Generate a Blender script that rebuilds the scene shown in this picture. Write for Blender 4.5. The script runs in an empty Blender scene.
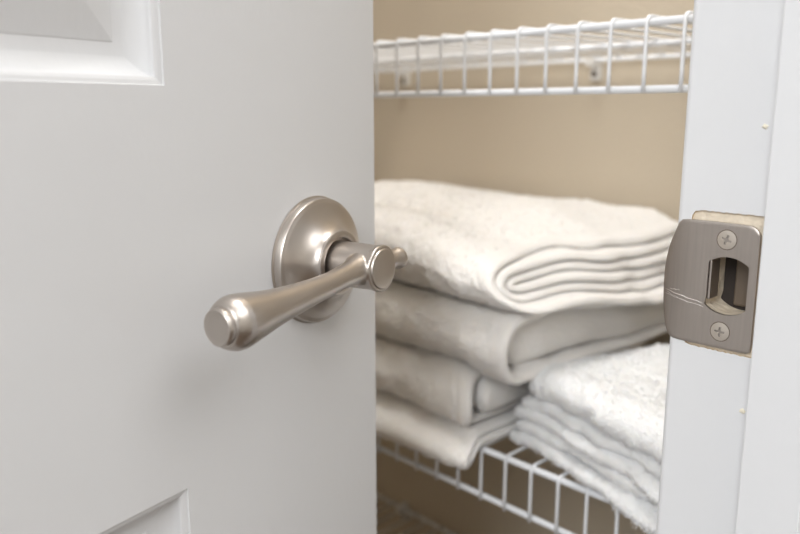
import bpy, bmesh, math
import numpy as np
from mathutils import Vector, Matrix

# ---------------------------------------------------------------- camera
CAM_Z = 1.0
PITCH = math.atan(157 / 777.0)
YAW = math.radians(43.8)
fw = Vector((math.sin(YAW) * math.cos(PITCH), math.cos(YAW) * math.cos(PITCH), -math.sin(PITCH)))
rt = Vector((math.cos(YAW), -math.sin(YAW), 0))
up = rt.cross(fw)
cam = bpy.data.cameras.new('camera')
cam.sensor_width = 36.0
cam.lens = 777 / 800 * 36
cam.clip_start = 0.01
cam.clip_end = 50
cam.dof.use_dof = True
cam.dof.focus_distance = 0.368
cam.dof.aperture_fstop = 7.0
co = bpy.data.objects.new('camera', cam)
bpy.context.scene.collection.objects.link(co)
co.matrix_world = Matrix(((rt.x, up.x, -fw.x, 0), (rt.y, up.y, -fw.y, 0), (rt.z, up.z, -fw.z, CAM_Z), (0, 0, 0, 1)))
bpy.context.scene.camera = co

# ---------------------------------------------------------------- world, lights, exposure
S = bpy.context.scene
S.view_settings.view_transform = 'Standard'
S.view_settings.look = 'None'
S.view_settings.gamma = 1.0
S.view_settings.use_curve_mapping = False
S.view_settings.exposure = 0.14
w = bpy.data.worlds.new('world')
S.world = w
w.use_nodes = True
w.node_tree.nodes['Background'].inputs[0].default_value = (0.96, 0.98, 1.0, 1)
w.node_tree.nodes['Background'].inputs[1].default_value = 0.85


def area(name, loc, target, sx, sy, power, col):
    l = bpy.data.lights.new(name, 'AREA')
    l.shape = 'RECTANGLE'
    l.size = sx
    l.size_y = sy
    l.energy = power
    l.color = col
    o = bpy.data.objects.new(name, l)
    S.collection.objects.link(o)
    o.location = loc
    d = Vector(target) - Vector(loc)
    o.rotation_euler = d.to_track_quat('-Z', 'Y').to_euler()
    return o


area('hall_ceiling_light', (0.45, -0.95, 2.36), (0.35, -0.85, 0), 2.0, 1.3, 28, (0.985, 0.99, 1))
area('hall_key_light', (-1.60, -0.50, 2.05), (0.4, 0.25, 0.85), 0.8, 0.9, 28, (0.95, 0.975, 1.0))  # soft key light added at left to reach the shelf; no window here
area('closet_ceiling_light', (0.36, 0.42, 2.36), (0.40, 0.42, 0), 0.5, 0.5, 14.5, (1, 0.985, 0.965))

# ---------------------------------------------------------------- helpers
COL = S.collection


def link(name, me, m=None, parent=None, loc=None):
    o = bpy.data.objects.new(name, me)
    COL.objects.link(o)
    if m is not None:
        me.materials.append(m)
    if parent is not None:
        o.parent = parent
        o.matrix_parent_inverse = Matrix.Identity(4)
    if loc is not None:
        o.location = loc
    return o


def tag(o, label=None, cat=None, group=None, kind=None):
    if label: o['label'] = label
    if cat: o['category'] = cat
    if group: o['group'] = group
    if kind: o['kind'] = kind
    return o


def empty(name, loc, label, cat, group=None):
    o = bpy.data.objects.new(name, None)
    COL.objects.link(o)
    o.location = loc
    o.empty_display_size = 0.02
    return tag(o, label, cat, group)


def mesh(name, verts, faces, smooth=False):
    me = bpy.data.meshes.new(name)
    me.from_pydata([tuple(map(float, v)) for v in verts], [], faces)
    me.update()
    bm = bmesh.new()
    bm.from_mesh(me)
    bmesh.ops.recalc_face_normals(bm, faces=bm.faces)
    bm.to_mesh(me)
    bm.free()
    if smooth:
        me.polygons.foreach_set('use_smooth', [True] * len(me.polygons))
    return me


def box_mesh(name, x0, x1, y0, y1, z0, z1, bevel=0.0, seg=2):
    bm = bmesh.new()
    bmesh.ops.create_cube(bm, size=1)
    for v in bm.verts:
        v.co = Vector(((x0 + x1) / 2 + v.co.x * (x1 - x0), (y0 + y1) / 2 + v.co.y * (y1 - y0), (z0 + z1) / 2 + v.co.z * (z1 - z0)))
    if bevel:
        bmesh.ops.bevel(bm, geom=list(bm.edges), offset=bevel, segments=seg, affect='EDGES', profile=0.5)
    me = bpy.data.meshes.new(name)
    bm.to_mesh(me)
    bm.free()
    return me


def lathe(name, prof, P, axis, n=64, smooth=True, cap=True):
    """prof: list of (radius, distance along axis)"""
    axis = Vector(axis).normalized()
    a = axis.orthogonal().normalized()
    b = axis.cross(a)
    vs, fs = [], []
    for r, h in prof:
        for i in range(n):
            t = 2 * math.pi * i / n
            vs.append(Vector(P) + axis * h + (a * math.cos(t) + b * math.sin(t)) * r)
    for k in range(len(prof) - 1):
        for i in range(n):
            j = (i + 1) % n
            fs.append((k * n + i, k * n + j, (k + 1) * n + j, (k + 1) * n + i))
    if cap:
        fs.append(tuple(range(n)))
        fs.append(tuple((len(prof) - 1) * n + i for i in range(n)))
    me = mesh(name, vs, fs)
    if smooth:
        sm = [len(p.vertices) == 4 for p in me.polygons]
        me.polygons.foreach_set('use_smooth', sm)
        me.set_sharp_from_angle(angle=math.radians(38))
    return me


def tube_mesh(name, paths, r, n=10):
    """paths: list of (points, radius or list of radii); one mesh of swept tubes"""
    vs, fs = [], []
    for pts, rr in paths:
        pts = [Vector(p) for p in pts]
        if not hasattr(rr, '__len__'):
            rr = [rr] * len(pts)
        base = len(vs)
        ref = None
        for k, p in enumerate(pts):
            d = (pts[min(k + 1, len(pts) - 1)] - pts[max(k - 1, 0)]).normalized()
            if ref is None:
                ref = d.orthogonal().normalized()
            a = (ref - d * ref.dot(d)).normalized()
            ref = a
            b = d.cross(a)
            for i in range(n):
                t = 2 * math.pi * i / n
                vs.append(p + (a * math.cos(t) + b * math.sin(t)) * rr[k])
        for k in range(len(pts) - 1):
            for i in range(n):
                j = (i + 1) % n
                fs.append((base + k * n + i, base + k * n + j, base + (k + 1) * n + j, base + (k + 1) * n + i))
        fs.append(tuple(base + i for i in range(n)))
        fs.append(tuple(base + (len(pts) - 1) * n + i for i in range(n)))
    return mesh(name, vs, fs, True)


# ---------------------------------------------------------------- materials
def mat(name, col, rough=0.5, metal=0.0, bump=None, var=None, spec=0.5, sheen=0.0, sub=0.0, aniso=None, coat=0.0):
    m = bpy.data.materials.new(name)
    m.use_nodes = True
    nt = m.node_tree
    b = nt.nodes['Principled BSDF']
    b.inputs['Base Color'].default_value = (*col, 1)
    b.inputs['Roughness'].default_value = rough
    b.inputs['Metallic'].default_value = metal
    b.inputs['Specular IOR Level'].default_value = spec
    if sheen:
        b.inputs['Sheen Weight'].default_value = sheen
        b.inputs['Sheen Roughness'].default_value = 0.6
    if sub:
        b.inputs['Subsurface Weight'].default_value = sub
        b.inputs['Subsurface Radius'].default_value = (0.01, 0.008, 0.006)
        b.inputs['Subsurface Scale'].default_value = 0.5
    if coat:
        b.inputs['Coat Weight'].default_value = coat
    tc = nt.nodes.new('ShaderNodeTexCoord')
    if var:
        sc, amt, stretch = var
        mp = nt.nodes.new('ShaderNodeMapping')
        mp.inputs['Scale'].default_value = stretch
        nz = nt.nodes.new('ShaderNodeTexNoise')
        nz.inputs['Scale'].default_value = sc
        nz.inputs['Detail'].default_value = 3
        mx = nt.nodes.new('ShaderNodeMix')
        mx.data_type = 'RGBA'
        mx.inputs[6].default_value = (*[c * (1 - amt) for c in col], 1)
        mx.inputs[7].default_value = (*[min(1, c * (1 + amt)) for c in col], 1)
        nt.links.new(tc.outputs['Object'], mp.inputs[0])
        nt.links.new(mp.outputs[0], nz.inputs['Vector'])
        nt.links.new(nz.outputs['Fac'], mx.inputs[0])
        nt.links.new(mx.outputs[2], b.inputs['Base Color'])
    if bump:
        prev = None
        for sc, dist, stretch in bump:
            mp = nt.nodes.new('ShaderNodeMapping')
            mp.inputs['Scale'].default_value = stretch
            nz = nt.nodes.new('ShaderNodeTexNoise')
            nz.inputs['Scale'].default_value = sc
            nz.inputs['Detail'].default_value = 2
            bp = nt.nodes.new('ShaderNodeBump')
            bp.inputs['Distance'].default_value = dist
            bp.inputs['Strength'].default_value = 1.0
            nt.links.new(tc.outputs['Object'], mp.inputs[0])
            nt.links.new(mp.outputs[0], nz.inputs['Vector'])
            nt.links.new(nz.outputs['Fac'], bp.inputs['Height'])
            if prev:
                nt.links.new(prev.outputs[0], bp.inputs['Normal'])
            prev = bp
        nt.links.new(prev.outputs[0], b.inputs['Normal'])
    return m


ONE = (1, 1, 1)
M_door = mat('white_door_paint', (0.665, 0.665, 0.67), 0.40, bump=[(260, 0.00008, (1, 1, 0.6)), (25, 0.0003, ONE)])
M_trim = mat('white_trim_paint', (0.725, 0.727, 0.735), 0.38, bump=[(180, 0.0002, (1, 1, 0.2)), (30, 0.0004, ONE)])
M_wall = mat('beige_wall_paint', (0.57, 0.495, 0.39), 0.75, bump=[(220, 0.0006, ONE)], var=(9, 0.03, ONE))
M_hall = mat('pale_hall_paint', (0.72, 0.69, 0.64), 0.8)
M_ceil = mat('white_ceiling_paint', (0.85, 0.85, 0.84), 0.9)
M_floor = mat('brown_floor', (0.10, 0.062, 0.035), 0.6, var=(14, 0.25, (1, 6, 1)), bump=[(300, 0.001, ONE)])
M_nickel = mat('brushed_nickel', (0.50, 0.455, 0.415), 0.34, 1.0, bump=[(1500, 0.00005, ONE)])
M_plate = mat('satin_nickel_plate', (0.45, 0.405, 0.37), 0.42, 1.0, var=(60, 0.10, (1, 14, 0.6)), bump=[(500, 0.00003, (1, 6, 0.3))])
M_screw = mat('pale_nickel_screw', (0.68, 0.62, 0.55), 0.34, 1.0)
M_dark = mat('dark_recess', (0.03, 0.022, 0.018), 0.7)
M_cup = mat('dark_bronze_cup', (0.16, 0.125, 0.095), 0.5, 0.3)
M_wire = mat('white_vinyl_wire', (0.86, 0.875, 0.90), 0.30)
M_clip = mat('white_plastic_clip', (0.82, 0.81, 0.79), 0.45)
M_towel = mat('white_terry', (0.875, 0.85, 0.82), 0.95, sub=0.12, sheen=0.35, spec=0.15, bump=[(420, 0.0012, ONE), (1100, 0.0006, ONE)])
M_cloth = mat('bright_white_terry', (0.94, 0.94, 0.935), 0.95, sub=0.15, sheen=0.4, spec=0.15, bump=[(520, 0.0012, ONE), (1300, 0.0006, ONE)])
M_hem = mat('smooth_white_hem', (0.88, 0.86, 0.83), 0.8, sheen=0.2, spec=0.2, bump=[(900, 0.0003, ONE)])
M_raw = mat('bare_chiselled_wood', (0.70, 0.56, 0.38), 0.8, bump=[(160, 0.0012, (1, 4, 1))])
M_paintraw = mat('paint_smeared_wood', (0.78, 0.68, 0.54), 0.7, bump=[(200, 0.0015, ONE)], var=(170, 0.26, (1, 1, 2)))
M_putty = mat('yellowed_putty', (0.80, 0.74, 0.60), 0.6)
M_scratch = mat('scratch_metal', (0.80, 0.77, 0.74), 0.3, 1.0)

# ---------------------------------------------------------------- geometry constants
XJ = 0.340          # strike jamb face
YJ0, YJ1 = 0.052, 0.1695   # wall thickness (hall side, closet side)
XH = -0.590         # hinge jamb face
XW = 0.787          # closet right wall
XS = 0.469          # shelf front
YB = 1.32           # closet back wall
XL = -0.86          # closet left wall
ZC = 2.44

# ---------------------------------------------------------------- structure


def struct(name, me, m, label, cat, parent=None):
    o = link(name, me, m, parent)
    tag(o, label, cat, kind='structure')
    return o


struct('floor', box_mesh('floor', -2.6, 2.6, -2.4, YB + 0.1, -0.05, 0), M_floor, 'brown floor running through the hall and closet', 'floor')
struct('ceiling', box_mesh('ceiling', -2.6, 2.6, -2.4, YB + 0.1, ZC, ZC + 0.05), M_ceil, 'white ceiling over the hall and closet', 'ceiling')
struct('wall_right', box_mesh('wall_right', XW, XW + 0.1, YJ1 - 0.01, YB + 0.1, 0, ZC), M_wall, 'beige closet side wall behind the wire shelves', 'wall')
struct('wall_back', box_mesh('wall_back', XL, XW, YB, YB + 0.1, 0, ZC), M_wall, 'beige closet end wall beyond the open door', 'wall')
struct('wall_left', box_mesh('wall_left', XL - 0.1, XL, YJ1 - 0.01, YB + 0.1, 0, ZC), M_wall, 'beige closet wall on the hinge side of the door', 'wall')


def wall_with_opening(x0, x1, ox0, ox1, oz, y0, y1, z1):
    xs = [x0, ox0, ox1, x1]
    vs, fs = [], []
    for y in (y0, y1):
        vs += [(x0, y, 0), (ox0, y, 0), (ox0, y, oz), (ox1, y, oz), (ox1, y, 0), (x1, y, 0), (x1, y, z1), (ox1, y, z1), (ox0, y, z1), (x0, y, z1)]
    for b in (0, 10):
        fs += [(b, b + 1, b + 2, b + 8, b + 9), (b + 2, b + 3, b + 7, b + 8), (b + 3, b + 4, b + 5, b + 6, b + 7)]
    for i in range(10):
        j = (i + 1) % 10
        fs.append((i, j, 10 + j, 10 + i))
    return mesh('wall_front', vs, fs)


struct('wall_front', wall_with_opening(-2.6, 2.6, XH - 0.02, XJ + 0.02, 2.07, YJ0 + 0.002, YJ1 - 0.002, ZC), M_hall, 'wall with the closet doorway', 'wall')
struct('wall_hall', box_mesh('wall_hall', -2.6, 2.6, -2.5, -2.4, 0, ZC), M_hall, 'plain hall wall facing the closet', 'wall')


# strike-side jamb with a chiselled mortise and latch hole, one mesh
def ring_rect(y0, y1, z0, z1, N, jitter=0.0, rad=0.0):
    cy, cz = (y0 + y1) / 2, (z0 + z1) / 2
    hy, hz = (y1 - y0) / 2, (z1 - z0) / 2
    out = []
    for i in range(N):
        t = 2 * math.pi * (i + 0.5) / N
        c, s = math.cos(t), math.sin(t)
        # project on the rectangle
        k = 1 / max(abs(c), abs(s))
        y, z = c * k * hy, s * k * hz
        if rad:
            ay, az = hy - rad, hz - rad
            if abs(y) > ay and abs(z) > az:
                dy, dz = abs(y) - ay, abs(z) - az
                L = math.hypot(dy, dz)
                y = math.copysign(ay + dy / L * rad, y)
                z = math.copysign(az + dz / L * rad, z)
        j = jitter * math.sin(i * 2.7 + 1.3 * math.sin(i * 1.1))
        out.append((cy + y, cz + z + j))
    return out


def hole_ring(N, grow=0.0):
    # D-shaped latch opening: straight towards the hall, rounded top and bottom
    cy, cz = 0.1433, 0.9228
    out = []
    for i in range(N):
        t = 2 * math.pi * (i + 0.5) / N
        c, s = math.cos(t), math.sin(t)
        y = max(-0.0093, min(0.0088, 0.0138 * c))
        z = 0.0132 * s
        if s < 0 and c > 0:      # lower left reaches a little further
            y = max(-0.0093, min(0.0088 + 0.003 * max(0.0, -s - 0.45), 0.0138 * c))
        g = 1 + grow
        out.append((cy + y * g, cz + z * g))
    return out


N = 96
loops = []
ztop, zbot = 2.05, 0.0


def loop3(l2, x): return [(x, y, z) for y, z in l2]


outer = ring_rect(YJ0 + 0.0030, YJ1 - 0.0030, zbot, ztop, N)
mort = ring_rect(0.1265, 0.1622, 0.8922, 0.9556, N, 0.00022, 0.004)
vs = []
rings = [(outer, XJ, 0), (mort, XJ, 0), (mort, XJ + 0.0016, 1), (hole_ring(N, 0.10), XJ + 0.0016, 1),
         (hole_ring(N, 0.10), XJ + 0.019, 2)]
fs, mi = [], []
for l, x, k in rings:
    vs += loop3(l, x)
for k in range(len(rings) - 1):
    for i in range(N):
        j = (i + 1) % N
        fs.append((k * N + i, k * N + j, (k + 1) * N + j, (k + 1) * N + i))
        mi.append([0, 1, 2, 2][k] if k != 1 else 1)
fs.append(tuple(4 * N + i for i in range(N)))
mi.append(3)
# outer rounding and sides of the board
b0 = len(vs)
for dx, g in ((0.0002, 0.0010), (0.0007, 0.0019), (0.0016, 0.0026), (0.0030, 0.0030), (0.0195, 0.0030)):
    cyy = (YJ0 + YJ1) / 2
    hy = (YJ1 - YJ0) / 2 - 0.0030
    for y, z in outer:
        yy = y
        if abs(abs(y - cyy) - hy) < 0.0003:
            yy = y + math.copysign(g, y - cyy)
        vs.append((XJ + dx, yy, z))
seq = [0] + [b0 + q * N for q in range(5)]
for q in range(5):
    for i in range(N):
        j = (i + 1) % N
        fs.append((seq[q] + i, seq[q] + j, seq[q + 1] + j, seq[q + 1] + i))
        mi.append(0)
me = bpy.data.meshes.new('strike_jamb')
me.from_pydata(vs, [], fs)
bm = bmesh.new(); bm.from_mesh(me); bmesh.ops.recalc_face_normals(bm, faces=bm.faces); bm.to_mesh(me); bm.free()
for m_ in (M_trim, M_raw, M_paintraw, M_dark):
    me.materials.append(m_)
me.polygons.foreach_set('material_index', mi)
jamb = link('trim_1', me)
tag(jamb, 'white painted door jamb carrying the metal strike plate', 'door jamb', kind='structure')
stop = link('door_stop', box_mesh('door_stop', 0.3292, XJ, 0.1000, 0.1260, 0, 2.05, 0.0006), M_trim, jamb)
for i, (y, z, s) in enumerate(((0.1330, 0.9932, 0.0013), (0.1314, 0.8670, 0.0014))):
    bm = bmesh.new()
    bmesh.ops.create_icosphere(bm, subdivisions=3, radius=1)
    for v in bm.verts:
        k = 1 + 0.35 * math.sin(5 * v.co.y + 3 * v.co.z + i) * math.sin(4 * v.co.z)
        v.co = Vector((XJ + v.co.x * 0.0009, y + v.co.y * s * k, z + v.co.z * s * 0.8 * k))
    me = bpy.data.meshes.new('paint_drip'); bm.to_mesh(me); bm.free()
    link('nail_blemish', me, M_putty, jamb)

# strike plate: bent lip towards the closet, cup, tongue, screws
NP = 96


def plate_outline():
    # (y, z) anti-clockwise in the jamb plane, as a dense rounded outline
    P = [(0.1303, 0.8950), (0.1303, 0.9455)]
    for k in range(7):
        t = math.radians(180 - k * 15)
        P.append((0.1358 + 0.0055 * math.cos(t), 0.9455 + 0.0055 * math.sin(t)))
    P += [(0.150, 0.9512), (0.160, 0.9511)]
    for k in range(7):
        t = math.radians(90 - k * 12)
        P.append((0.1645 + 0.0040 * math.cos(t), 0.9466 + 0.0045 * math.sin(t)))
    P += [(0.1706, 0.9425), (0.1725, 0.9375), (0.1738, 0.9315), (0.1745, 0.925), (0.1745, 0.918), (0.1741, 0.911), (0.1732, 0.9045), (0.1719, 0.899)]
    for k in range(7):
        t = math.radians(-10 - k * 13)
        P.append((0.1665 + 0.0045 * math.cos(t), 0.8978 + 0.0040 * math.sin(t)))
    P += [(0.160, 0.8938), (0.145, 0.8938), (0.1325, 0.8938)]
    return P


def angular_resample(P, c, N):
    out = []
    P = P + [P[0]]
    for i in range(N):
        t = 2 * math.pi * (i + 0.5) / N
        d = (math.cos(t), math.sin(t))
        best = None
        for a, b in zip(P, P[1:]):
            ex, ey = b[0] - a[0], b[1] - a[1]
            den = d[0] * ey - d[1] * ex
            if abs(den) < 1e-12: continue
            ax, ay = a[0] - c[0], a[1] - c[1]
            r = (ax * ey - ay * ex) / den
            s = (ax * d[1] - ay * d[0]) / den
            if r > 0 and -1e-6 <= s <= 1 + 1e-6 and (best is None or r > best): best = r
        out.append((c[0] + d[0] * best, c[1] + d[1] * best))
    return out


cc = (0.1433, 0.9228)
ol = angular_resample(plate_outline(), cc, NP)
hl = angular_resample(hole_ring(360), cc, NP)


def bend(y, x):
    # the lip bends gently away behind the jamb edge
    d = max(0.0, y - 0.160)
    return x + d * d * 14


vs, fs = [], []
steps = [0, 0.25, 0.5, 0.75, 0.9, 0.97, 1.0]
lay = []
xf, xb = XJ - 0.0010, XJ + 0.0006
for st in steps:
    lay.append([(h[0] + (o[0] - h[0]) * st, h[1] + (o[1] - h[1]) * st, xf + (0.00025 if st == 1.0 else 0) + (0.0001 if st == 0 else 0)) for h, o in zip(hl, ol)])
lay.append([(a[0], a[1], xb) for a in ol])
lay.append([(h[0], h[1], xb) for h in hl])
for L in lay:
    vs += [(bend(y, x), y, z) for y, z, x in L]
nl = len(lay)
for k in range(nl):
    k2 = (k + 1) % nl
    for i in range(NP):
        j = (i + 1) % NP
        fs.append((k * NP + i, k * NP + j, k2 * NP + j, k2 * NP + i))
me = mesh('strike_plate', vs, fs, True)
me.set_sharp_from_angle(angle=math.radians(35))
plate = link('strike_plate', me, M_plate, jamb)
tag(plate, 'satin nickel strike plate with a D-shaped latch hole')
# back wall and tongue inside the latch hole
link('latch_tongue', box_mesh('latch_tongue', XJ - 0.0002, XJ + 0.0085, 0.1508, 0.1520, 0.9155, 0.9335, 0.0004), M_plate, plate)
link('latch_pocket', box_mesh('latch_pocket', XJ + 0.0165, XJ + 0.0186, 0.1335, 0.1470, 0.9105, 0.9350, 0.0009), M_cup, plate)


def screw(y, z, ang):
    bm = bmesh.new()
    n = 40
    R = 0.0042
    # slightly domed disc with a cross-shaped recess: build on a polar grid, sink where the cross is
    NR = 16
    c = bm.verts.new((0, 0, 0)); grid = []

    def hgt(px, py):
        r = math.hypot(px, py)
        hh = 0.00035 * (1 - (r / R) ** 2) + 0.00012
        ca, sa = math.cos(ang), math.sin(ang)
        qx, qy = abs(px * ca + py * sa), abs(-px * sa + py * ca)
        if (qx < 0.00042 and qy < 0.0022) or (qy < 0.00042 and qx < 0.0022) or r < 0.0009:
            hh -= 0.0022
        return hh
    G = 64
    vv = {}
    for i in range(G + 1):
        for j in range(G + 1):
            px, py = (i / G * 2 - 1) * R, (j / G * 2 - 1) * R
            # square to disc
            u_, v_ = px / R, py / R
            dx, dy = u_ * math.sqrt(1 - v_ * v_ / 2), v_ * math.sqrt(1 - u_ * u_ / 2)
            dx, dy = dx * R, dy * R
            vv[i, j] = bm.verts.new((xf - hgt(dx, dy), y + dx, z + dy))
    bm.verts.remove(c)
    for i in range(G):
        for j in range(G):
            f_ = bm.faces.new((vv[i, j], vv[i + 1, j], vv[i + 1, j + 1], vv[i, j + 1]))
            if sum(vv[q].co.x > xf + 0.0008 for q in ((i, j), (i + 1, j), (i + 1, j + 1), (i, j + 1))) >= 2:
                f_.material_index = 1
    # rim skirt
    rim = [vv[i, 0] for i in range(G)] + [vv[G, j] for j in range(G)] + [vv[G - i, G] for i in range(G)] + [vv[0, G - j] for j in range(G)]
    low = [bm.verts.new((xf + 0.0002, v.co.y, v.co.z)) for v in rim]
    for i in range(len(rim)):
        j = (i + 1) % len(rim)
        bm.faces.new((rim[i], rim[j], low[j], low[i]))
    bm.faces.new(low)
    bmesh.ops.recalc_face_normals(bm, faces=bm.faces)
    me = bpy.data.meshes.new('screw'); bm.to_mesh(me); bm.free()
    me.polygons.foreach_set('use_smooth', [True] * len(me.polygons))
    me.set_sharp_from_angle(angle=math.radians(40))
    o = link('screw', me, M_screw, plate)
    me.materials.append(M_dark)
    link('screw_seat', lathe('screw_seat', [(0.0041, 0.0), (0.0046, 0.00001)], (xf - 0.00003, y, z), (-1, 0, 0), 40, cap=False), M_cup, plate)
    return o


screw(0.1447, 0.9437, math.radians(20))
screw(0.1444, 0.9017, math.radians(3))
# long light scratches across the lip
for a, b, wd in (((0.1728, 0.9166), (0.1535, 0.9134), 0.00035), ((0.1728, 0.9146), (0.1530, 0.9118), 0.00030), ((0.1705, 0.9172), (0.1650, 0.9176), 0.00028), ((0.1725, 0.9156), (0.1600, 0.9122), 0.0002)):
    pts = []
    for k in range(9):
        t = k / 8
        y = a[0] + (b[0] - a[0]) * t; z = a[1] + (b[1] - a[1]) * t + 0.00018 * math.sin(k * 2.1)
        pts.append((bend(y, xf) - 0.00002, y, z))
    link('scratch', tube_mesh('scratch', [(pts, [wd * (0.3 + 0.7 * math.sin(math.pi * (k + 0.5) / 9)) * 0.6 for k in range(9)])], 0, 6), M_scratch, plate)

# other door frame pieces
t2 = link('trim_2', box_mesh('trim_2', XH - 0.019, XH, YJ0, YJ1, 0, 2.05, 0.0015), M_trim)
tag(t2, 'white door jamb on the hinge side', 'door jamb', kind='structure')
link('door_stop', box_mesh('door_stop', XH, XH + 0.0108, 0.1010, 0.1272, 0, 2.04, 0.0012), M_trim, t2)
t3 = link('trim_3', box_mesh('trim_3', XH - 0.019, XJ + 0.0195, YJ0, YJ1, 2.051, 2.07, 0.0015), M_trim)
tag(t3, 'white head jamb above the doorway', 'door jamb', kind='structure')


def casing(name, x0, x1, label):
    prof = [(0, 0), (0, 0.008), (0.004, 0.0115), (0.012, 0.012), (0.018, 0.0145), (0.045, 0.017), (0.055, 0.0165), (0.057, 0.013), (0.057, 0)]
    sgn = 1 if x1 > x0 else -1
    vs, fs = [], []
    for z in (0, 2.13):
        for a, d in prof:
            vs.append((x0 + sgn * a, YJ0 - d, z))
    n = len(prof)
    for i in range(n):
        j = (i + 1) % n
        fs.append((i, j, n + j, n + i))
    fs += [tuple(range(n)), tuple(range(n, 2 * n))]
    o = link(name, mesh(name, vs, fs), M_trim)
    tag(o, label, 'door casing', kind='structure')


casing('trim_4', XJ + 0.006, XJ + 0.07, 'white moulded casing beside the strike jamb')
casing('trim_5', XH - 0.006, XH - 0.07, 'white moulded casing on the hinge side')

# ---------------------------------------------------------------- door
ANG = math.radians(77.3)
u = Vector((math.sin(ANG), math.cos(ANG), 0))
n = Vector((u.y, -u.x, 0))
Zv = Vector((0, 0, 1))
Ed = Vector((0.3078, 0.3419, 0))
Wd, Td = 0.914, 0.035


def DP(a, z, h):   # a along door from the latch edge (negative towards hinge)
    return Ed + u * a + Zv * z + n * h


panels = []
for (z0, z1) in ((0.24, 0.828), (1.010, 1.630), (1.745, 1.905)):
    for (a0, a1) in ((-0.407, -0.152), (-0.762, -0.507)):
        panels.append((a0, a1, z0, z1))
prof = [(0, 0), (0.0003, -0.0009), (0.0020, -0.0012), (0.0033, -0.0018), (0.0038, -0.0026)]
for k in range(1, 13):      # cove
    t = math.radians(90 * k / 12)
    prof.append((0.0038 + 0.0090 * (1 - math.cos(t)) ** 0.9, -0.0026 - 0.0070 * math.sin(t) ** 1.1))
prof += [(0.0168, -0.0097), (0.0170, -0.0094), (0.0460, -0.0014), (0.0475, -0.0012)]
vs, fs, sm = [], [], []


def addq(*q):
    i = len(vs)
    vs.extend(q)
    fs.append(tuple(range(i, i + len(q))))


As = sorted({-Wd, 0.0} | {p[0] for p in panels} | {p[1] for p in panels})
Zs = sorted({0.012, 2.040} | {p[2] for p in panels} | {p[3] for p in panels})
for side in (0, 1):
    H = 0.0 if side == 0 else -Td
    sg = 1 if side == 0 else -1
    for a0, a1 in zip(As, As[1:]):
        for z0, z1 in zip(Zs, Zs[1:]):
            if (a0, a1, z0, z1) in panels:
                R_ = []
                for d, h in prof:
                    R_.append([DP(a0 + d, z0 + d, H + sg * h), DP(a1 - d, z0 + d, H + sg * h), DP(a1 - d, z1 - d, H + sg * h), DP(a0 + d, z1 - d, H + sg * h)])
                for k in range(len(prof) - 1):
                    for i in range(4):
                        j = (i + 1) % 4
                        addq(R_[k][i], R_[k][j], R_[k + 1][j], R_[k + 1][i])
                addq(*R_[-1])
            else:
                addq(DP(a0, z0, H), DP(a1, z0, H), DP(a1, z1, H), DP(a0, z1, H))
# edges
for a in (0.0, -Wd):
    for z0, z1 in zip(Zs, Zs[1:]):
        addq(DP(a, z0, 0), DP(a, z1, 0), DP(a, z1, -Td), DP(a, z0, -Td))
for z in (0.012, 2.040):
    for a0, a1 in zip(As, As[1:]):
        addq(DP(a0, z, 0), DP(a1, z, 0), DP(a1, z, -Td), DP(a0, z, -Td))
me = bpy.data.meshes.new('door')
me.from_pydata([tuple(v) for v in vs], [], fs)
bm = bmesh.new(); bm.from_mesh(me)
bmesh.ops.remove_doubles(bm, verts=bm.verts, dist=1e-6)
bmesh.ops.recalc_face_normals(bm, faces=bm.faces)
long_e = [e for e in bm.edges if len(e.link_faces) == 2 and e.calc_face_angle(0) > 1.4 and all(abs((v.co - Ed).dot(u)) < 1e-5 for v in e.verts)]
bmesh.ops.bevel(bm, geom=long_e, offset=0.0012, segments=3, affect='EDGES')
bm.to_mesh(me); bm.free()
me.polygons.foreach_set('use_smooth', [True] * len(me.polygons))
me.set_sharp_from_angle(angle=math.radians(13))
door = link('door_1', me, M_door)
tag(door, 'white panelled closet door standing ajar with a lever handle', 'door', kind='structure')

# handle ------------------------------------------------------------
RC = DP(-0.0572, 0.9208, 0)


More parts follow.
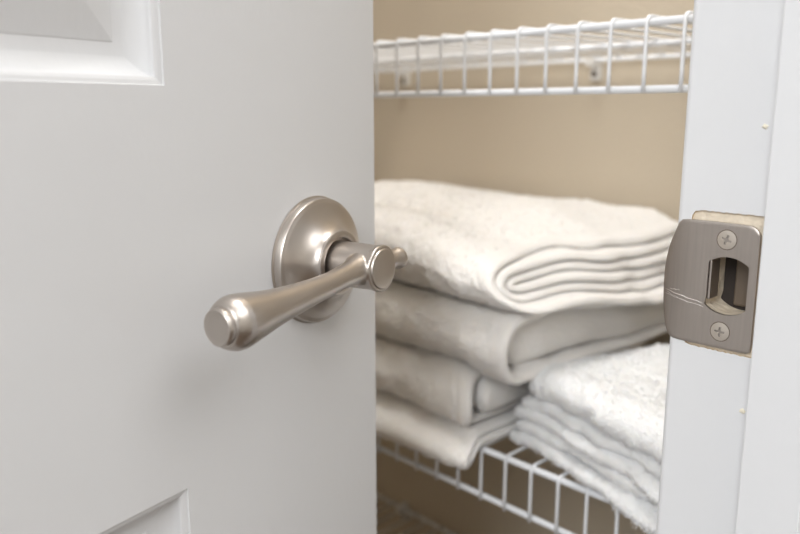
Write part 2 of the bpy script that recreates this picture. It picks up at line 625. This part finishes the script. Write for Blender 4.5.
def handle(sgn):
    nn = n * sgn
    base = RC if sgn > 0 else RC - n * Td
    rose = link('handle_rose', lathe('handle_rose', [
        (0.0339, 0.0000), (0.0345, 0.0005), (0.0345, 0.0009), (0.0337, 0.0013), (0.0335, 0.0050), (0.0331, 0.0056), (0.0324, 0.0058), (0.0318, 0.0062), (0.0305, 0.0066), (0.0285, 0.0072), (0.0258, 0.0083), (0.0232, 0.0096),
        (0.0208, 0.0114), (0.0188, 0.0134), (0.0175, 0.0153), (0.0170, 0.0166), (0.0173, 0.0171), (0.0171, 0.0179), (0.0162, 0.0183), (0.0142, 0.0183), (0.0136, 0.0179), (0.0134, 0.0151)],
        base, nn, 96), M_nickel, door)
    rose['label'] = 'round brushed nickel rose' if sgn > 0 else 'round nickel rose on the closet side'
    # lever: hub + arm + finial as one body
    hub = lathe('h', [(0.0118, 0.0120), (0.0118, 0.0300), (0.0116, 0.0380), (0.0117, 0.0415), (0.0121, 0.0428), (0.0122, 0.0438), (0.0119, 0.0446), (0.0110, 0.0449), (0.0105, 0.0449), (0.0103, 0.0445)], base, nn, 64)
    hc = 0.0362
    arm_pts = [(-0.001, 0.0, hc - .002, .0088), (-0.006, 0.0, hc - .001, .0087), (-0.010, -0.0002, hc, .0080), (-0.0145, -0.0003, hc + 0.0004, .0068), (-0.020, -0.0006, hc + 0.0012, .0060), (-0.028, -0.0010, hc + .0022, .0056), (-0.037, -0.0018, hc + .0032, .0056),
               (-0.050, -0.0028, hc + .0038, .0061), (-0.064, -0.0038, hc + .0040, .0071), (-0.076, -0.0047, hc + .0040, .0083), (-0.086, -0.0053, hc + .0040, .0098), (-0.094, -0.0057, hc + .0040, .0112), (-0.0985, -0.0060, hc + .0040, .0118),
               (-0.1015, -0.0061, hc + .0040, .0116), (-0.1038, -0.0061, hc + .0040, .0108), (-0.1056, -0.0061, hc + .0040, .0098), (-0.1068, -0.0061, hc + .0040, .0086)]

    # smooth resample
    A = np.array(arm_pts)
    tt = np.linspace(0, 10, 60)
    base_t = np.arange(11)
    res = []
    for t in tt:
        i = min(int(t), 9)
        f = t - i
        p0, p1, p2, p3 = A[max(i - 1, 0)], A[i], A[i + 1], A[min(i + 2, 16)]
        res.append(0.5 * ((2 * p1) + (-p0 + p2) * f + (2 * p0 - 5 * p1 + 4 * p2 - p3) * f * f + (-p0 + 3 * p1 - 3 * p2 + p3) * f ** 3))
    res = res + [A[i] for i in range(11, 17)]
    pts = [base + u * q[0] + Zv * q[1] + nn * q[2] for q in res]
    arm = tube_mesh('a', [(pts, [q[3] for q in res])], 0, 48)
    nub = lathe('nb', [(0.0062, 0.004), (0.0056, 0.0115), (0.0048, 0.0135), (0.0046, 0.0185), (0.0052, 0.0215), (0.0058, 0.0234), (0.0060, 0.0248), (0.0058, 0.0262), (0.0050, 0.0270)], base + nn * (hc + 0.001) + Zv * 0.0008, u, 40)
    bm = bmesh.new()
    for m_ in (hub, arm, nub):
        bm.from_mesh(m_)
    me = bpy.data.meshes.new('handle_lever')
    bm.to_mesh(me); bm.free()
    me.set_sharp_from_angle(angle=math.radians(40))
    lev = link('handle_lever', me, M_nickel, door)
    md = lev.modifiers.new('join', 'REMESH')
    md.mode = 'VOXEL'
    md.voxel_size = 0.00045
    md.use_smooth_shade = True
    ms = lev.modifiers.new('soft', 'SMOOTH')
    ms.factor = 0.5
    ms.iterations = 5
    # caps
    link('end_cap', lathe('end_cap', [(0.0080, 0), (0.0081, 0.0008), (0.0081, 0.0026), (0.0078, 0.0034), (0.0072, 0.0038), (0.0070, 0.0037), (0.004, 0.0038)],
                          base - u * 0.1058 - Zv * 0.0061 + nn * (hc + .0040), -u, 56), M_nickel, lev)
    link('hub_cap', lathe('hub_cap', [(0.0105, 0.0440), (0.0105, 0.0449), (0.0100, 0.0456), (0.0093, 0.0458), (0.004, 0.0459)], base, nn, 64), M_nickel, lev)
    if sgn > 0:
        lev['label'] = 'brushed nickel lever flaring to a capped end'
    return lev


handle(1)
handle(-1)
LP = DP(0.0, 0.9212, -Td / 2)
ax = u
me = bpy.data.meshes.new('latch_faceplate')
bm = bmesh.new()
bmesh.ops.create_cube(bm, size=1)
for v in bm.verts:
    v.co = LP + u * (v.co.x * 0.0012 + 0.0002) + n * (v.co.y * 0.025) + Zv * (v.co.z * 0.057)
bm.to_mesh(me); bm.free()
link('latch_faceplate', me, M_nickel, door)
for k, z in enumerate((0.25, 1.02, 1.80)):
    hp = Ed - u * (Wd + 0.001) - n * (Td + 0.004) + Zv * z
    link('hinge', lathe('hinge', [(0.0055, -0.045), (0.0062, -0.044), (0.0062, 0.044), (0.0055, 0.045)], hp, (0, 0, 1), 24), M_nickel, door)

# ---------------------------------------------------------------- wire shelves
PH = 0.2857
YS0 = 0.185


def wire_path():
    r = 0.0013
    # bent wire: starts under the lower rail, rises in front of the rails, wraps over and runs back
    xf_ = -0.0040
    P = [(xf_, 0, -0.0435), (xf_, 0, -0.030), (xf_, 0, -0.010), (xf_, 0, -0.001)]
    for k in range(1, 6):
        t = math.pi - k * math.pi / 10
        P.append((xf_ + 0.0042 + 0.0042 * math.cos(t), 0, -0.001 + 0.0045 * math.sin(t)))
    P += [(0.030, 0, 0.0036), (0.150, 0, 0.0036), (0.309, 0, 0.0036)]
    return P


wire_me = tube_mesh('wire', [(wire_path(), 0.00135)], 0, 10)


def make_shelf(z, label, first):
    t = empty('wire_shelf', (XS, YS0, z), label, 'shelf', 'white wire closet shelves')
    L = YB - 0.004 - YS0

    def rod(name, x, zz, r):
        link(name, tube_mesh(name, [([(x, 0, zz), (x, L, zz)], r)], 0, 20), M_wire, t)
    rod('top_rail', 0.0, 0.0, 0.0026)
    rod('lip_rail', 0.0, -0.0415, 0.0025)
    rod('cross_rod', 0.150, 0.0, 0.0024)
    rod('back_rail', 0.306, 0.0, 0.0024)
    y = PH - 0.0254 * 4
    k = 0
    while y < YB - 0.01:
        if y > YS0 + 0.002:
            if first.get('w') is None:
                wire_me.materials.append(M_wire)
                first['w'] = 1
            o = bpy.data.objects.new('wire', wire_me)
            COL.objects.link(o)
            o.parent = t
            o.location = (0, y - YS0, 0)
        y += 0.0254
    for yc in (0.497, 0.805, 1.11):
        # wall clip: a hooked tab round the back rail with a screw boss
        bm = bmesh.new()

        def bx(x0, x1, y0, y1, z0, z1):
            r_ = bmesh.ops.create_cube(bm, size=1)
            for v in r_['verts']:
                v.co = Vector(((x0 + x1) / 2 + v.co.x * (x1 - x0), (y0 + y1) / 2 + v.co.y * (y1 - y0), (z0 + z1) / 2 + v.co.z * (z1 - z0)))
        bx(0.3095, 0.318, -0.006, 0.006, -0.022, 0.006)
        bx(0.300, 0.3095, -0.006, 0.006, -0.0068, -0.0030)
        bx(0.2985, 0.3015, -0.006, 0.006, -0.0068, 0.0020)
        bmesh.ops.bevel(bm, geom=list(bm.edges), offset=0.0009, segments=2, affect='EDGES')
        me = bpy.data.meshes.new('wall_clip'); bm.to_mesh(me); bm.free()
        c = link('wall_clip', me, M_clip, t, (0, yc - YS0, 0))
        link('screw', lathe('screw', [(0.0032, 0), (0.0032, 0.0010), (0.002, 0.0020)], (0.3095, 0, -0.015), (-1, 0, 0), 20), M_cup, c)
    return t


fl = {}
make_shelf(1.0545, 'white wire shelf with nothing on it, above the folded towels', fl)
make_shelf(0.7228, 'white wire shelf carrying both stacks of folded white towels', fl)
make_shelf(0.3900, 'shadowed white wire shelf below the towel shelf at the bottom of the opening', fl)

# ---------------------------------------------------------------- towels
rng = np.random.default_rng(7)
TAB = rng.random((64, 64, 64))


def vnoise(x, y, z, s, off=0.0):
    x, y, z = x / s + off, y / s + off * 1.7, z / s + off * 2.3
    xi, yi, zi = np.floor(x).astype(int), np.floor(y).astype(int), np.floor(z).astype(int)
    fx, fy, fz = x - xi, y - yi, z - zi
    fx, fy, fz = [q * q * (3 - 2 * q) for q in (fx, fy, fz)]
    r = 0
    for a in (0, 1):
        for b in (0, 1):
            for c in (0, 1):
                r = r + TAB[(xi + a) % 64, (yi + b) % 64, (zi + c) % 64] * (fx if a else 1 - fx) * (fy if b else 1 - fy) * (fz if c else 1 - fz)
    return r * 2 - 1


def sstep(a, b, x):
    t = np.clip((x - a) / (b - a), 0, 1)
    return t * t * (3 - 2 * t)


def spiral(x0, x1, z0, z1, t, squash=1.0, inner=99):
    H = (z1 - z0) / 2
    zc = (z0 + z1) / 2
    P = []
    r = H - t / 2
    cx0, cx1 = x0 + H * squash, x1 - H * squash
    P.append((cx1, zc - r))
    k = 0
    while r > t * 0.3 and k < inner:
        for a in np.linspace(-90, -270, 13):
            P.append((cx0 + (r + t / 2) * squash * math.cos(math.radians(a)) + t / 2 * squash * 0, zc + r * math.sin(math.radians(a))))
        r2 = r - t
        if r2 <= t * 0.3:
            P.append((cx1, zc + r))
            if r2 > -t * 0.3:
                for a in np.linspace(90, -90, 7):
                    P.append((cx1 + (r / 2) * math.cos(math.radians(a)), zc + r / 2 + r / 2 * math.sin(math.radians(a))))
                P.append((cx0 - t * 0.28, zc))
            break
        rm = (r + r2) / 2
        for a in np.linspace(90, -90, 11):
            P.append((cx1 + (rm + t / 2) * squash * math.cos(math.radians(a)), zc + t / 2 + rm * math.sin(math.radians(a))))
        r = r2
        k += 1
    return np.array(P)


def wrapped(x0, x1, z0, z1, t):
    # one outer layer folded round a thick inner fold
    H, zc = (z1 - z0) / 2, (z0 + z1) / 2
    r = H - t / 2
    P = [(x1 - H, zc - r)]
    for a in np.linspace(-90, -270, 19):
        P.append((x0 + H + r * math.cos(math.radians(a)), zc + r * math.sin(math.radians(a))))
    P.append((x1 - H - 0.004, zc + r))
    for a in np.linspace(80, -90, 9)[:-1]:
        P.append((x1 - H + (r / 2) * math.cos(math.radians(a)), zc + r / 2 + r / 2 * math.sin(math.radians(a))))
    P.append((x1 - H - 0.01, zc))
    d = np.cumsum(np.hypot(*(np.diff(np.array(P), axis=0).T)))[-1]
    P.append((x0 + H - (H - t) * 0.35, zc))
    return np.array(P), d, 2 * (H - t)


def resample(P, ds):
    d = np.r_[0, np.cumsum(np.hypot(*(np.diff(P, axis=0).T)))]
    n_ = int(d[-1] / ds)
    s = np.linspace(0, d[-1], n_)
    return np.c_[np.interp(s, d, P[:, 0]), np.interp(s, d, P[:, 1])], s


def ribbon(name, P, t, y0, y1, yoff, warp, terry=0.0008, ds=0.003, dy=0.004, tufts=0, frame=None, tuft_len=0.0022, seed=1, clump=0.005, band=0.0, groove=0.0006):
    """folded cloth: centre line P in (x,z), thickness t, extruded along y; returns a mesh"""
    core = None
    if isinstance(P, tuple):
        P, s_core, t_core = P
        core = True
    Q, s = resample(P, ds)
    tt = np.full(len(Q), float(t))
    if core:
        e = np.clip((s[-1] - s) / (t_core * 0.5), 0.02, 1)
        tt = t + (t_core - t) * sstep(s_core - 0.01, s_core + 0.02, s)
        tt = tt * np.where(s > s_core, np.sqrt(1 - (1 - e) ** 2), 1.0)
    T = np.gradient(Q, axis=0)
    T /= np.linalg.norm(T, axis=1)[:, None] + 1e-9
    Nn = np.c_[-T[:, 1], T[:, 0]]
    M = len(Q)
    ya = np.r_[0, 0.0012, 0.003, 0.0055, np.arange(0.0075, 0.024, 0.0012), np.arange(0.024, (y1 - y0) - 0.006, dy), (y1 - y0) - 0.003, (y1 - y0)]
    K = len(ya)
    tf = np.ones(K)
    tf[:4] = (0.35, 0.72, 0.90, 0.98) if t < 0.0125 else (0.35, 0.72, 0.90, 0.98)
    tf[-2:] = (0.8, 0.35)
    yo = yoff(s, s[-1])
    # ring: side A forward, side B backward
    side = np.r_[np.ones(M), -np.ones(M)]
    idx = np.r_[np.arange(M), np.arange(M)[::-1]]
    endt = np.ones(M)
    endt[0] = 0.4
    endt[1] = 0.85
    if not core:
        endt[-1], endt[-2] = 0.4, 0.85
    RX = Q[idx, 0][None, :] + (side * Nn[idx, 0] * endt[idx] * tt[idx] * 0.485)[None, :] * tf[:, None]
    RZ = Q[idx, 1][None, :] + (side * Nn[idx, 1] * endt[idx] * tt[idx] * 0.485)[None, :] * tf[:, None]
    RY = y0 + ya[:, None] + yo[idx][None, :] * (1 - sstep(0, 0.15, ya))[:, None]
    NX = np.broadcast_to(side * Nn[idx, 0], RX.shape)
    NZ = np.broadcast_to(side * Nn[idx, 1], RX.shape)
    if terry:
        d = terry * (vnoise(RX, RY, RZ, clump, seed) * 0.9 + vnoise(RX, RY, RZ, clump * 2.6, seed + 9) * 0.7 + vnoise(RX, RY, RZ, clump * 0.45, seed + 5) * 0.5)
        if band:
            d = d * (0.15 + 0.85 * sstep(band, band + 0.002, ya))[:, None] - groove * np.exp(-((ya - band) / 0.0011) ** 2)[:, None] - 0.5 * groove * np.exp(-((ya - 0.0035) / 0.0010) ** 2)[:, None]
        RX = RX + NX * d
        RZ = RZ + NZ * d
    X, Y, Z = warp(RX, RY, RZ)
    R = 2 * M
    V = np.stack([X, Y, Z], -1).reshape(-1, 3)
    k, i = np.meshgrid(np.arange(K - 1), np.arange(R), indexing='ij')
    j = (i + 1) % R
    F = np.stack([k * R + i, k * R + j, (k + 1) * R + j, (k + 1) * R + i], -1).reshape(-1, 4)
    m = np.arange(M - 1)
    e0 = np.stack([m, R - 1 - m, R - 2 - m, m + 1], -1)
    e1 = e0[:, ::-1] + (K - 1) * R
    F = np.r_[F, e0, e1]
    V3 = V
    if tufts:
        # short loops of pile standing on the outer surfaces
        r2 = np.random.default_rng(seed)
        cs = np.cumsum(np.diff(ya) * (np.where(ya[:-1] < band, 0.12, 1.0)))
        kk = np.minimum(np.searchsorted(cs, r2.random(tufts) * cs[-1] * (0.55 if band else 1.0)), K - 2)
        ii = r2.integers(0, R, tufts)
        a = V[kk * R + ii]
        b = V[kk * R + (ii + 1) % R]
        c = V[(kk + 1) * R + ii]
        f1, f2 = r2.random(tufts)[:, None], r2.random(tufts)[:, None]
        p = a + (b - a) * f1 + (c - a) * f2
        nr = np.cross(b - a, c - a)
        nr /= np.linalg.norm(nr, axis=1)[:, None] + 1e-12
        ctr = np.stack([NX[kk, ii], 0 * NX[kk, ii], NZ[kk, ii]], -1)
        sg = np.sign((nr * ctr).sum(1))[:, None]
        nr *= np.where(sg == 0, 1, sg)
        # end caps: lean outwards near the ends
        nr[:, 1] += np.where(kk < 3, -1.2, 0)
        rd = r2.normal(size=(tufts, 3))
        dirv = nr + rd * 0.55
        dirv /= np.linalg.norm(dirv, axis=1)[:, None]
        sd = np.cross(dirv, r2.normal(size=(tufts, 3)))
        sd /= np.linalg.norm(sd, axis=1)[:, None] + 1e-9
        ln = tuft_len * (0.5 + r2.random(tufts))[:, None]
        wd = 0.00032
        p0 = p - sd * wd
        p1 = p + sd * wd
        p2 = p + dirv * ln + sd * wd * 0.8
        p3 = p + dirv * ln - sd * wd * 0.8
        tv = np.stack([p0, p1, p2, p3], 1).reshape(-1, 3)
        base = len(V3)
        V3 = np.r_[V3, tv]
        F = np.r_[F, base + np.arange(tufts * 4).reshape(-1, 4)]
    if frame is not None:
        V3 = frame(V3)
    me = bpy.data.meshes.new(name)
    me.vertices.add(len(V3))
    me.vertices.foreach_set('co', V3.astype(np.float32).ravel())
    me.loops.add(len(F) * 4)
    me.loops.foreach_set('vertex_index', F.astype(np.int32).ravel())
    me.polygons.add(len(F))
    me.polygons.foreach_set('loop_start', np.arange(len(F), dtype=np.int32) * 4)
    me.polygons.foreach_set('use_smooth', np.ones(len(F), dtype=bool))
    me.update(calc_edges=True)
    me.validate()
    return me


def waves(X, Y, Z, amp, seed):
    return amp * vnoise(X, Y, Z * 0.3, 0.07, seed) + amp * 0.5 * vnoise(X, Y, Z * 0.3, 0.03, seed + 3)


ZK = [0.729, 0.7505, 0.798, 0.851, 0.913]
YE = {}


def stack_warp(yend, lean, seed):
    def wf(X, Y, Z):
        e = 1 - sstep(0.33, 0.50, Y)
        r = sstep(0.49, 0.66, X)
        D = e * np.interp(Z, ZK, [0, 0, 0, -0.003, -0.026])
        D = D + e * r * np.interp(Z, ZK, [0, -0.002, -0.006, -0.020, 0.005])
        D = D - 0.013 * sstep(0.60, 0.74, X) * sstep(0.37, 0.46, Y) * np.interp(Z, ZK, [0, 0, 0, 0, 1])
        D = D - 0.010 * (1 - sstep(0.35, 0.41, Y)) * np.interp(Z, [0.785, 0.80, 0.825, 0.851], [0, 1, 0.6, 0])
        D = D + np.interp(Z, ZK, [0, 0, 0, 0, 1]) * (-0.010 * sstep(0.68, 0.80, Y) + 0.006 * np.exp(-((X - 0.66) / 0.09) ** 2 - ((Y - 0.63) / 0.09) ** 2))
        D = D - 0.007 * (1 - sstep(0.38, 0.47, Y)) * np.interp(Z, [0.735, 0.7505, 0.775, 0.798], [0, 1, 0.8, 0])
        D = D - 0.014 * (1 - sstep(0.436, 0.459, X)) * np.interp(Z, ZK, [1.3, 0.9, 0, 0, 0])
        wgt = np.interp(Z, ZK, [0, 0.3, 0.7, 1, 1])
        D = D + wgt * (0.0035 * vnoise(X, Y, Z * 0, 0.075, 11) + 0.0013 * vnoise(X, Y, Z * 0.4, 0.032, 14))
        D = D - 0.007 * (1 - sstep(0.335, 0.39, Y)) * sstep(0.52, 0.64, X) * np.interp(Z, ZK, [0, 0, 0, 0, 1])
        D = D + 0.004 * (1 - sstep(0.335, 0.42, Y)) * np.exp(-((X - 0.53) / 0.04) ** 2) * np.interp(Z, ZK, [0, 0, 0, 0, 1])
        X2 = X + 0.005 * vnoise(X * 0.3, Y, Z * 0.5, 0.09, seed) + 0.002 * vnoise(X * 0.3, Y, Z, 0.025, seed + 2)
        Y2 = Y + lean(Z) * (1 - sstep(yend, yend + 0.15, Y)) + 0.005 * vnoise(X, Y * 0, Z, 0.042, seed + 4) * (1 - sstep(yend, yend + 0.08, Y))
        return X2, Y2, Z + D
    return wf


GT = 'folded white bath towels in the tall stack'
BT = [
    # x0, x1, z0, z1, layer, y end, y offset per path length, lean, terry, label
    (0.441, 0.778, 0.8515, 0.9130, 0.01025, 0.338, lambda s, L: 0.003 * np.sin(s * 19 + 1.0) - 0.012 * (1 - sstep(0.26, 0.33, s)) + 0.012 * np.exp(-((s - 0.45) / 0.10) ** 2),
     lambda Z: 0.032 * (Z - 0.851) / 0.075, 0.0013, 3, 'large puffy white bath towel, topmost in the tall stack behind the handle'),
    (0.439, 0.762, 0.7985, 0.8510, 0.0095, 0.350, lambda s, L: 0.006 * sstep(0.62, 0.70, s) + 0.003 * np.sin(s * 17),
     lambda Z: 0.0 * Z, 0.0012, 8, 'white bath towel with an open fold, second from top of the tall stack'),
    (0.441, 0.760, 0.7510, 0.7980, 0.0090, 0.381, lambda s, L: -0.004 * sstep(0.62, 0.70, s) + 0.002 * np.sin(s * 21),
     lambda Z: 0.014 * ((Z - 0.774) / 0.023) ** 2, 0.0012, 12, 'white bath towel with rolled end and hem line, third down in the tall stack'),
    (0.438, 0.760, 0.7292, 0.7505, 0.01065, 0.381, lambda s, L: 0.003 * np.sin(s * 19),
     lambda Z: 0.0 * Z, 0.0009, 16, 'flattened white bath towel at the bottom of the tall stack, over the shelf lip'),
]
for x0, x1, z0, z1, t, ye, yo, lean, tr, sd, lab in BT:
    me = ribbon('bath_towel', (wrapped if sd in (8, 12) else spiral)(x0, x1, z0, z1, t), t, ye, 0.86, yo, stack_warp(ye, lean, sd), terry=tr, ds=0.0026, dy=0.0030, seed=sd, band=0.013, clump=0.006, tufts=60000, tuft_len=0.0015, groove=0.0018 if sd == 12 else 0.0005)
    o = link('bath_towel', me, M_towel)
    tag(o, lab, 'towel', GT)

# small cloth stack, turned a little on the shelf
A0 = np.array((0.490, 0.372, 0))
VV = np.array((-0.25, -0.968, 0))
WW = np.array((0.968, -0.25, 0))


def cloth_frame(dx, dy, rz, droop):
    c, s_ = math.cos(rz), math.sin(rz)

    def f(V):
        # local: x = depth (0 at the front fold), y = distance along the front from the far corner, z
        x, y = V[:, 0] + dx, V[:, 1] + dy
        x, y = x * c - y * s_, x * s_ + y * c
        out = A0[None, :] + x[:, None] * WW[None, :] + y[:, None] * VV[None, :]
        out[:, 2] = V[:, 2] - droop * (1 - sstep(0.442, 0.460, out[:, 0]))
        return out
    return f


def cloth_warp(seed):
    def wf(X, Y, Z):
        Z2 = Z + waves(X, Y, Z * 0, 0.0015, 71) + 0.0008 * vnoise(X, Y, Z, 0.02, seed)
        Z2 = Z2 - 0.004 * (1 - sstep(0.0, 0.035, Y))
        X2 = X + 0.004 * vnoise(X * 0, Y, Z * 0 + seed, 0.045, seed) + 0.0015 * vnoise(X, Y, Z, 0.015, seed + 1)
        Y2 = Y + 0.003 * vnoise(X, Y * 0, Z, 0.03, seed + 2)
        return X2, Y2, Z2
    return wf


GC = 'folded white washcloths in the short stack'
CL = [
    (0.7292, 0.7400, 0.000, -0.004, 0.02, 'fluffy white washcloth at the bottom of the short stack, hanging past the shelf lip'),
    (0.7400, 0.7505, 0.002, 0.000, -0.01, 'fluffy white washcloth in the short stack, second from the bottom'),
    (0.7505, 0.7620, -0.001, -0.002, 0.015, 'fluffy white washcloth in the short stack, third from the bottom'),
    (0.7615, 0.7730, 0.003, 0.006, 0.0, 'fluffy white washcloth directly under the topmost one of the short stack'),
    (0.7730, 0.8000, 0.004, 0.012, 0.01, 'thick folded white washcloth on top of the short stack beside the jamb'),
]
for i, (z0, z1, dx, dyy, rz, lab) in enumerate(CL):
    t = (z1 - z0) / 2.0
    P = spiral(0.0, 0.165, z0, z1, t)
    me = ribbon('washcloth', P, t, 0.0, 0.205, lambda s, L, i=i: 0.002 * np.sin(s * 31 + i), cloth_warp(80 + i * 3), terry=0.0016, ds=0.0025, dy=0.0025,
                tufts=34000, tuft_len=0.0018, frame=cloth_frame(dx, dyy, rz, [0.013, 0.012, 0.010, 0.008, 0.006][i]), seed=40 + i, clump=0.0048)
    o = link('washcloth', me, M_cloth)
    tag(o, lab, 'towel', GC)
